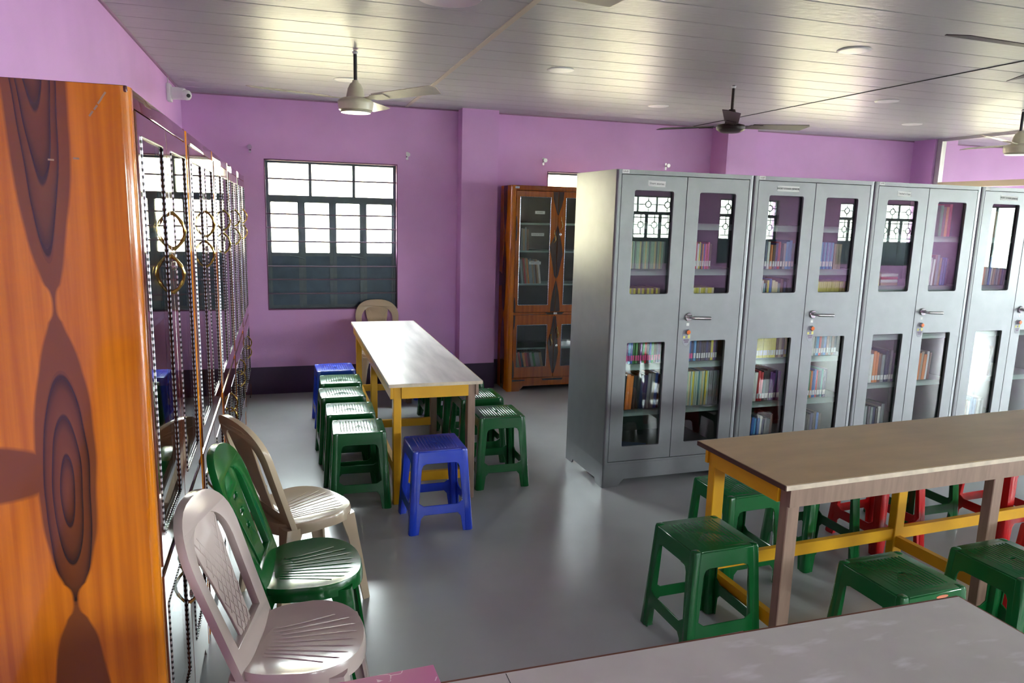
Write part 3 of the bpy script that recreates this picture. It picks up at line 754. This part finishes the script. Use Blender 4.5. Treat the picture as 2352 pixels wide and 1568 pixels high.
# the pile in the third almirah and the odd book at the bottom of the first
for k, (c_, z) in enumerate((('tan', 0), ('wht', .03), ('red', .052), ('wht', .072))):
    o = link('book', book_mesh(.02, .15, .2, NAMES[c_], None)); o.location = s_world(2 * SW + .232, .09, 1.2685 + k * .021 + .0)
    o.rotation_euler = (0, PI / 2, STH); o.location.z += .02
    tag(o, '%s book lying %s in the small pile, third steel almirah' % (FULL[c_], ['lowest', 'second', 'third', 'topmost'][k]), 'book', 'pile behind the leaning yellow book')
o = link('book', book_mesh(.016, .2, .15, NAMES['blu'], None)); o.location = s_world(.19, .21, .187); o.rotation_euler = (0, PI / 2, STH - .5)
tag(o, 'blue book lying flat at the bottom of the first steel almirah', 'book')
# magazines in the back wood-print almirah
def brow(z, names, x, h0, h1, lean, word, t0=.012, t1=.02):
    for j, nm in enumerate(names):
        t = round(random.uniform(t0, t1), 3); h = round(random.uniform(h0, h1), 2)
        put_book((2.022 + x, 6.568 + .06, z + .0005), 0, book_mesh(t, h, .16, NAMES[nm], None), '%s book, %s from left, %s shelf of the back wood-print almirah' % (FULL[nm], ORDN[j], word), 'books in the back wood-print almirah', -abs(lean))
        x += t / math.cos(lean) + .001
brow(1.36, 'gry tan gry brn'.split(), .13, .2, .22, .03, 'upper')
brow(1.045, 'blk gry brn red tan org gry gry tan gry brn tan wht'.split(), .125, .22, .24, .12, 'middle')
brow(.14, 'tan red nvy org red mar gry grn gry gry tan'.split(), .135, .215, .24, .18, 'lowest', .02, .027)

# ------------------------------------------------------------------ tables
def table(label, loc, rz, L, Wd, hT, top_m, edge_end, edge_side, near_raw=True):
    """local x along the length, y across; near long side (y=0) is raw wood, the rest yellow"""
    t = thing('study_table', label, 'table', loc, rz, 'long study tables')
    tp = MB().box(0, L, 0, Wd, hT - .016, hT).build('tabletop', top_m, t, bevel=.002, seg=1)
    for a, b, y0, y1, em in ((-.004, 0, -.002, Wd + .002, edge_end), (L, L + .004, -.002, Wd + .002, edge_end), (0, L, -.005, 0, edge_side), (0, L, Wd, Wd + .005, edge_side)):
        MB().box(a, b, y0, y1, hT - .020, hT - .001).build('edge_strip', em, tp)
    lw, ld = .058, .045; y0, y1 = .028, Wd - .028
    near, far = (M_RAW, M_YELLOW)
    zb, zt = hT - .095, hT - .018
    for x in (.042, L / 2 - lw / 2, L - .042 - lw):
        MB().box(x, x + lw, y0, y0 + ld, 0, zt - (.0 if True else 0)).build('leg', near, t, bevel=.003, seg=1)
        MB().box(x, x + lw, y1 - ld, y1, 0, zt).build('leg', far, t, bevel=.003, seg=1)
        MB().box(x + .012, x + .04, y0 + ld, y1 - ld, .13, .185).build('stretcher', M_YELLOW, t)
        if x > .1 and x < L - .2:
            MB().box(x + .012, x + .04, y0 + ld, y1 - ld, zb, zt).build('apron', M_YELLOW, t)
    MB().box(.030, .048, y0 + ld, y1 - ld, zb, zt).build('apron', M_YELLOW, t)
    MB().box(L - .048, L - .030, y0 + ld, y1 - ld, zb, zt).build('apron', M_YELLOW, t)
    MB().box(.035, L - .035, y0 - .018, y0 - .0005, zb, zt).build('apron', near, t)
    MB().box(.035, L - .035, y1 + .0005, y1 + .018, zb, zt).build('apron', far, t)
    xs = [.035 + lw, L / 2 - lw / 2, L / 2 + lw / 2, L - .035 - lw]
    for a, b in ((xs[0], xs[1]), (xs[2], xs[3])):
        MB().box(a, b, y1 - ld + .008, y1 - .010, .165, .222).build('stretcher', far, t)
    return t
# left table runs away from the camera: local x -> +y world, local y -> -x world (raw side on the right)
table('long cream-topped table with yellow legs running toward the window', (1.0835, 4.0167, 0), PI / 2, 2.407, .539, .738, M_PLY, M_EDGE, M_EDGE)
table('long brown laminate table with yellow legs in front of the steel almirahs', (1.7284, 2.1151, 0), .0506, 2.32, .5535, .750, M_TOP2, M_EDGEB, M_EDGE)
table('grey laminate table in the bottom right foreground', (-.30, .72, 0), 0.0, 1.978, .625, .738, M_TOP3, M_EDGER, M_EDGER)
seam = MB().box(.4265 - .0008, .4265 + .0008, .724, 1.34, .7378, .7383)
seam.build('tabletop_seam', M_STEELD, [o for o in bpy.data.objects if o.name.startswith('study_table') and abs(o.location.x + .30) < 1e-3][0])
bpy.data.objects['tabletop_seam'].matrix_parent_inverse = Matrix.Translation((.30, -.72, 0))
pb = MB().box(-.115, .115, -.16, .16, 0, .066).build('paper_covered_box', M_PINK, bevel=.003)
pb.location = (.158, 1.150, .7385); pb.rotation_euler = (0, 0, .05)
tag(pb, 'pink printed paper-covered box on the grey foreground table', 'box')

# ------------------------------------------------------------------ stools
def make_stool(m, key):
    hs = .455; a, f = .148, .172      # half sizes at seat and floor
    parts = []
    # seat: square with notched corners, ribs and centre hole
    n = .030; q = a - .004
    out = []
    for sx, sy in ((1, -1), (1, 1), (-1, 1), (-1, -1)):
        c = [(q, (q - n)), (q - n * .72, q - n * .86), (q - n * .86, q - n * .72), (q - n, q)]
        if sx * sy < 0: c = c[::-1]
        out += [(sx * x, sy * y) for x, y in c]
    hole = [(.012 * math.cos(-k * PI / 4), .007 * math.sin(-k * PI / 4)) for k in range(8)]
    st = MB().plate(out, [hole], .010, XY(hs - .010))
    for k in range(-6, 7):
        x = k * .017
        for y0, y1 in (((-.105, .105),) if abs(k) > 0 else ((-.105, -.012), (.012, .105))):
            st.loft([[(x - .003, y0, hs), (x, y0, hs + .0016), (x + .003, y0, hs)], [(x - .003, y1, hs), (x, y1, hs + .0016), (x + .003, y1, hs)]])
    parts.append(('seat', st.mesh('stool_seat_' + key, m, bevel=.002, seg=2, bang=60)))
    # side panels: tapering frames with a rounded opening and a notch between the feet
    hw0, hw1 = a - n + .002, f - n + .006   # half width at top / floor
    W = lambda z: hw1 + (hw0 - hw1) * z / hs
    def tr(z): return .105 + (.075 - .105) * 0
    opening = []
    zt, zl = .385, .155
    for (x, z) in rrect(-1, 1, 0, 1, .0): pass
    def rr(z0, z1, i0, i1, r):
        pts = [(-(W(z0) - i0) + r, z0), ((W(z0) - i0) - r, z0), ((W(z0) - i0), z0 + r * .7), ((W(z1) - i1), z1 - r), ((W(z1) - i1) - r * .35, z1 - r * .25), ((W(z1) - i1) - r, z1), (-(W(z1) - i1) + r, z1), (-(W(z1) - i1) + r * .35, z1 - r * .25), (-(W(z1) - i1), z1 - r), (-(W(z0) - i0), z0 + r * .7)]
        return pts
    hole = rr(zl, zt, .020, .022, .025)
    outp = [(-W(0), 0), (-W(0) + .026, 0), (-W(.08) + .034, .085), (-W(.1) + .05, .105), (W(.1) - .05, .105), (W(.08) - .034, .085), (W(0) - .026, 0), (W(0), 0), (W(hs), hs - .004), (-W(hs), hs - .004)]
    for s in range(4):
        c, sn = round(math.cos(s * PI / 2)), round(math.sin(s * PI / 2))
        def fn(x, z, t, c=c, sn=sn):
            y = -(f + (a - f) * z / hs) + t
            return (x * c - y * sn, x * sn + y * c, z)
        parts.append(('side_panel', MB().plate(outp, [hole[::-1]], .007, fn).mesh('stool_side_' + key, m, bevel=.002, seg=1, bang=60)))
    # corner legs: rounded lobes flaring to the floor
    for s in range(4):
        c, sn = round(math.cos(s * PI / 2)), round(math.sin(s * PI / 2))
        rings = []
        for z, k, r in ((0, f - .020, .0235), (.004, f - .018, .0245), (.15, (f - .018) + (a - f) * .33, .0225), (.3, (f - .018) + (a - f) * .66, .0205), (hs - .012, a - .0165, .0185), (hs - .002, a - .018, .017), (hs + .0005, a - .020, .012)):
            ring = []
            for j in range(14):
                th = 2 * PI * j / 14
                lob = 1 + .22 * math.cos(2 * (th - PI / 4)) * 0 + .10 * math.cos(4 * (th - PI / 4))
                x, y = k + r * lob * math.cos(th), -(k + r * lob * math.sin(th))
                ring.append((x * c - y * sn, x * sn + y * c, z))
            rings.append(ring)
        parts.append(('leg', MB().loft(rings).mesh('stool_leg_' + key, m, smooth=50)))
    return parts
STOOL = {'green': make_stool(M_GREEN, 'green'), 'blue': make_stool(M_BLUE, 'blue'), 'red': make_stool(M_RED, 'red')}
def stool(color, x, y, rz, label, sticker=False):
    t = thing('plastic_stool', label, 'stool', (x, y, 0), rz, '%s plastic stools' % color)
    for n, me in STOOL[color]: link(n, me, t)
    if sticker:
        o = MB().plate([(.028 * math.cos(q * PI / 6) + .03, .437 + .006 * math.sin(q * PI / 6)) for q in range(12)], [], .0008, XZ(-.150)).build('sticker', mat('orange_white_sticker', srgb(216, 130, 96), .5), t)
    return t
stool('blue', .360, 5.88, .03, 'blue stool farthest from the camera on the left of the cream table')
stool('green', .374, 5.45, -.02, 'green stool next to the far blue one, left of the cream table')
stool('green', .352, 5.04, .03, 'middle green stool of the row left of the cream table')
stool('green', .372, 4.60, -.03, 'second nearest green stool in the row left of the cream table')
stool('green', .386, 4.195, -.04, 'nearest green stool with shiny seat left of the cream table', )
stool('blue', .762, 3.795, .02, 'blue stool standing at the near end of the cream table')
stool('green', 1.270, 4.335, .0, 'nearest green stool on the right side of the cream table')
stool('green', 1.262, 4.80, .02, 'second green stool on the right side of the cream table')
stool('green', 1.262, 5.32, .0, 'third green stool right of the cream table, mostly hidden by the tabletop')
stool('green', 1.215, 5.80, .0, 'farthest green stool right of the cream table')
stool('blue', 1.27, 6.30, .0, 'blue stool tucked at the far right corner of the cream table')
stool('green', 1.593, 2.398, .04, 'green stool standing at the left end of the brown table')
stool('green', 2.045, 2.845, .05, 'green stool behind the left end of the brown table')
stool('green', 2.56, 2.92, .04, 'green stool behind the brown table, between two other stools')
stool('red', 3.04, 2.98, .08, 'red stool behind the brown table beside the yellow middle leg')
stool('green', 3.45, 3.14, .03, 'green stool behind the brown table between the red ones')
stool('red', 3.86, 2.93, .05, 'red stool behind the brown table at the right frame edge')
stool('green', 2.107, 1.925, .04, 'green stool with a sticker between the brown and grey tables', True)
stool('green', 2.630, 1.910, .05, 'green stool at the right edge between the brown and grey tables')
stool('red', 3.14, 2.02, .05, 'red stool at the right edge, near side of the brown table')

# ------------------------------------------------------------------ chairs
def make_chair(m, style, key):
    P = []
    def outline(th):
        e = 2.7 if math.cos(th) < 0 else 2.25
        c, s = math.cos(th), math.sin(th)
        rx, ry = (.185, .200) if c > 0 else (.185, .195)
        return (math.copysign(abs(c) ** (2 / e), c) * rx, math.copysign(abs(s) ** (2 / e), s) * ry)
    N = 48
    def surf(x, y):
        rr = (x / .2) ** 2 * .5 + (y / .2) ** 2
        return .412 + .020 * min((y / .2) ** 2, 1) + .006 * (x / .2) - .02 * max(0, x / .2 - .62) ** 1.5
    rings = []
    for r in (.02, .3, .55, .78, .92, .985, 1.0):
        ring = []
        for k in range(N):
            x, y = outline(2 * PI * k / N); x *= r; y *= r
            ring.append((x, y, surf(x, y) + (-.004 if r == 1.0 else (.003 if r > .9 else 0))))
        rings.append(ring)
    for dz, gr in ((-.020, 1.015), (-.045, 1.02), (-.045, .985), (-.012, .965)):
        rings.append([(outline(2 * PI * k / N)[0] * gr, outline(2 * PI * k / N)[1] * gr, surf(*outline(2 * PI * k / N)) + dz) for k in range(N)])
    P.append(('seat', MB().loft(rings).mesh('chair_seat_' + key, m, smooth=50)))
    # raised fan ribs on the seat
    g = MB()
    for k in range(-4, 5):
        pts = []
        for q in range(7):
            u = q / 6; x = -.10 + .27 * u; y = k * (.018 + .022 * u ** 1.2)
            if (x / .195) ** 2 + (y / .195) ** 2 > .94: break
            pts.append((x, y, surf(x, y) + .0004))
        if len(pts) > 2: g.tube(pts, .0018, 5)
    P.append(('seat_ribs', g.mesh('chair_ribs_' + key, m, smooth=60)))
    # legs
    for sx, sy in ((1, 1), (1, -1), (-1, 1), (-1, -1)):
        rings = []
        for u in (0, .25, .5, .75, 1):
            z = .405 * (1 - u)
            cx = sx * ((.112 if sx > 0 else .135) + (.070 if sx > 0 else .080) * u ** .8); cy = sy * (.142 + .050 * u ** .8)
            wx = .062 - .026 * u; wy = .052 - .018 * u
            if u == 0: wx, wy = .078, .07
            ox, oy = sx, sy
            pr = [(.5, .15), (.42, .42), (.15, .5), (-.5, .5), (-.5, .28), (.1, .25), (.25, .1), (.28, -.5), (.5, -.5)]
            ring = [(cx + ox * a * wx, cy + oy * b * wy, z) for a, b in pr]
            rings.append(ring)
        P.append(('leg', MB().loft(rings).mesh('chair_leg_' + key, m, smooth=40)))
    # back frame: hoop leaning backwards, slightly curved
    def fn(t0):
        def f(y, z, t):
            return (-.150 - (z - .42) * .36 + .55 * y * y * (0.4 + (z - .42)) - t - t0, y, z)
        return f
    def hoop(w0, w1, wt, zt, zb, n=20):
        pts = [(-w0, zb), (w0, zb)]
        side = [(w0 + (w1 - w0) * (k / 6), zb + (zt - wt - zb) * k / 6) for k in range(1, 7)]
        arch = [(w1 * math.cos(a) ** .8 if math.cos(a) > 1e-6 else 0, zt - wt + wt * math.sin(a) ** .9) for a in [PI / 2 * k / 9 for k in range(1, 10)]]
        r = side + arch
        return pts + r + [(-x, z) for x, z in r[::-1] if x > 1e-6]
    if style == 'slots':
        o1, o2 = hoop(.172, .200, .16, .880, .395), hoop(.112, .132, .10, .795, .47)
    else:
        o1, o2 = hoop(.176, .200, .15, .875, .395), hoop(.124, .144, .115, .812, .47)
    P.append(('back_frame', MB().plate(o1, [o2[::-1]], .024, fn(-.012)).mesh('chair_back_' + key, m, bevel=.006, seg=2, bang=55)))
    zt_ = .81 if style == 'slots' else .83
    sp = [(-.048, .425), (.048, .425), (.058, .52), (.078, .64), (.096, .72), (.108, zt_ - .03), (.07, zt_), (-.07, zt_), (-.108, zt_ - .03), (-.096, .72), (-.078, .64), (-.058, .52)]
    holes = []
    if style == 'slots':
        for z, w in ((.70, .030), (.645, .026), (.59, .022)):
            holes.append(rrect(-w, w, z - .010, z + .010, .009)[::-1])
    P.append(('splat', MB().plate(sp, holes, .010, fn(-.004)).mesh('chair_splat_' + key, m, bevel=.002, seg=1, bang=55)))
    if style != 'slots':
        g = MB(); f = fn(-.0055)
        for k in range(-4, 14):
            for sg in (1, -1):
                pts = []
                for q in range(9):
                    z = .46 + (q / 8) * .32; y = sg * (-.10 + (z - .46) * .62 + (k - 4) * .030)
                    hw = .045 + .055 * max(0, (z - .46) / .32)
                    if abs(y) < hw: pts.append(f(y, z, 0))
                if len(pts) > 1: g.tube(pts, .0022, 4)
        P.append(('lattice', g.mesh('chair_lattice_' + key, m, smooth=60)))
    return P
CH = {'beige': make_chair(M_BEIGE, 'lattice', 'beige'), 'tan': make_chair(M_TAN, 'lattice', 'tan'), 'green': make_chair(M_GREENC, 'slots', 'green')}
def chair(kind, x, y, rz, label):
    t = thing('plastic_chair', label, 'chair', (x, y, 0), rz, 'moulded plastic chairs')
    for n, me in CH[kind]: link(n, me, t)
    return t
chair('beige', .020, 2.105, -.20, 'pinkish beige plastic chair nearest the camera, beside the left almirahs')
chair('green', .058, 2.58, -.09, 'dark green plastic chair between the two beige ones on the left')
chair('tan', .055, 3.15, .46, 'tan plastic chair behind the green one, turned toward the window')
chair('tan', .814, 6.600, -PI / 2, 'tan plastic chair at the far end of the cream table under the window')

# ------------------------------------------------------------------ ceiling fans
def fan(x, y, angs, m, label, brown=False):
    t = thing('ceiling_fan', label, 'fan', (x, y, 2.275), 0, 'ceiling fans')
    MB().lathe([(0.008, .18), (.0105, .18), (.0105, H - 2.275 - .004), (.008, H - 2.275 - .004)], 12).build('rod', M_BROWNF if brown else M_BLKROD, t, smooth=40)
    MB().lathe([(0, .359), (.018, .359), (.016, .352), (.012, .345), (0, .345)], 16).build('ceiling_cap', M_WHITEP, t, smooth=40)
    if brown:
        MB().lathe([(0, .045), (.075, .045), (.098, .06), (.103, .078), (.095, .092), (.06, .10), (0, .10)], 28).build('motor_housing', m, t, smooth=40)
        MB().lathe([(0, .10), (.045, .10), (.038, .13), (.026, .19), (.022, .20), (0, .20)], 20).build('canopy', m, t, smooth=40)
        MB().lathe([(0, .04), (.06, .04), (.075, .045), (0, .0455)], 24).build('bottom_plate', m, t, smooth=40)
    else:
        MB().lathe([(0, .012), (.085, .012), (.101, .022), (.104, .04), (.106, .055), (.108, .062), (.104, .075), (.085, .088), (.055, .095), (0, .095)], 32).build('motor_housing', m, t, smooth=40)
        MB().lathe([(0, .094), (.056, .094), (.053, .11), (.046, .145), (.034, .172), (.020, .184), (.018, .195), (0, .195)], 24).build('canopy', m, t, smooth=40)
        MB().lathe([(0, .004), (.045, .004), (.088, .006), (.092, .012), (0, .013)], 28).build('bottom_plate', mat('brushed_fan_cap', srgb(225, 222, 214), .3, metal=.6), t, smooth=40)
    zb = .078
    for a in angs:
        a = math.radians(a)
        bl = MB()
        out = [(.16, -.045), (.60, -.062), (.625, -.03), (.60, .055), (.16, .048)]
        def fn(u, v, c):
            z = zb + .010 - v * .22 + (u - .1) * .03 + c
            return (u * math.cos(a) - v * math.sin(a), u * math.sin(a) + v * math.cos(a), z)
        bo = bl.plate(out, [], .003, fn).build('blade', m, t)
        MB().plate([(.06, -.018), (.13, -.022), (.14, -.038), (.24, -.034), (.24, .034), (.14, .038), (.13, .022), (.06, .018)], [], .003, lambda u, v, c: fn(u, v, c - .0035)).build('blade_bracket', m, bo)
    return t
fan(.436, 4.68, (188, 312, 68), M_CREAMF, 'cream ceiling fan hanging in front of the back window')
fan(3.080, 4.71, (-3, 117, -123), M_BROWNF, 'dark brown ceiling fan above the steel almirahs', True)
fan(.452, 2.10, (14, 134, 254), M_CREAMF, 'cream ceiling fan cut off by the top frame edge')
fan(5.745, 4.64, (200, 320, 80), M_CREAMF, 'cream ceiling fan at the right frame edge')
fan(2.95, 2.17, (178, 298, 58), M_BROWNF, 'dark fan at upper right showing only one blade', True)

# ------------------------------------------------------------------ downlights, hooks, camera
for x, y, lb in ((3.043, 3.509, 'large round downlight at upper right, nearest the camera'), (1.767, 4.716, 'round downlight between the cream and brown fans'), (4.522, 4.802, 'round downlight right of the brown fan'), (3.089, 5.836, 'small faint round downlight above the first steel almirah, near the back wall'), (5.761, 5.77, 'small round downlight at far right near the back wall'), (.467, 5.739, 'round downlight behind the cream fan rod')):
    t = thing('downlight', lb, 'light', (x, y, H - .006), 0, 'round ceiling downlights')
    MB().lathe([(.068, .0), (.086, .001), (.090, .0045), (.086, .0058), (.068, .0058)], 32).build('rim', M_WHITEP, t, smooth=40)
    MB().lathe([(0, .0015), (.0675, .0015), (.0675, .0057), (0, .0057)], 32).build('diffuser', M_LED, t)
for x, z, lb in ((-.265, 2.203, 'metal curtain bracket left of the back window'), (1.109, 2.205, 'metal curtain bracket right of the back window'), (2.45, 2.214, 'metal curtain bracket above the back wood-print almirah'), (3.794, 2.222, 'metal curtain bracket just above the first steel almirah')):
    t = thing('curtain_bracket', lb, 'bracket', (x, YB, z), 0, 'curtain brackets on the back wall')
    MB().box(-.010, .010, -.003, 0, -.035, .035).build('base_plate', M_CHROME, t)
    MB().tube([(0, -.002, .005), (0, -.05, .005)], .006, 8).build('arm', M_CHROME, t, smooth=50)
    MB().lathe([(.010, -.008), (.02, -.008), (.02, .008), (.010, .008)], 14, (0, -.055, .008), axis='y').build('ring', M_CHROME, t, smooth=40)
t = thing('security_camera', 'white wall-mounted security camera in the upper left corner', 'camera', (XL, 6.16, 2.52), 0)
MB().box(0, .028, -.055, .055, -.06, .065).build('base_plate', M_WHITEP, t, bevel=.006)
MB().tube([(.02, 0, .0), (.07, -.015, .0), (.12, -.03, -.005)], [.045, .045, .042], 18).build('housing', M_WHITEP, t, smooth=50)
eb = MB().lathe([(0, -.038), (.02, -.033), (.033, -.018), (.038, 0), (.033, .018), (.02, .033), (0, .038)], 18).build('eyeball', M_WHITEP, t, smooth=60)
eb.location = (.135, -.045, -.012)
ln = MB().lathe([(0, 0), (.014, 0), (.014, .006), (0, .006)], 14).build('lens', M_BLACKP, eb, smooth=40)
ln.location = Vector((.45, -.85, -.2)).normalized() * .034
ln.rotation_euler = Vector((.45, -.85, -.2)).to_track_quat('Z', 'Y').to_euler()
MB().tube([(.004, .02, .06), (.004, .02, .115)], .004, 6).build('cable', M_WHITEP, t)
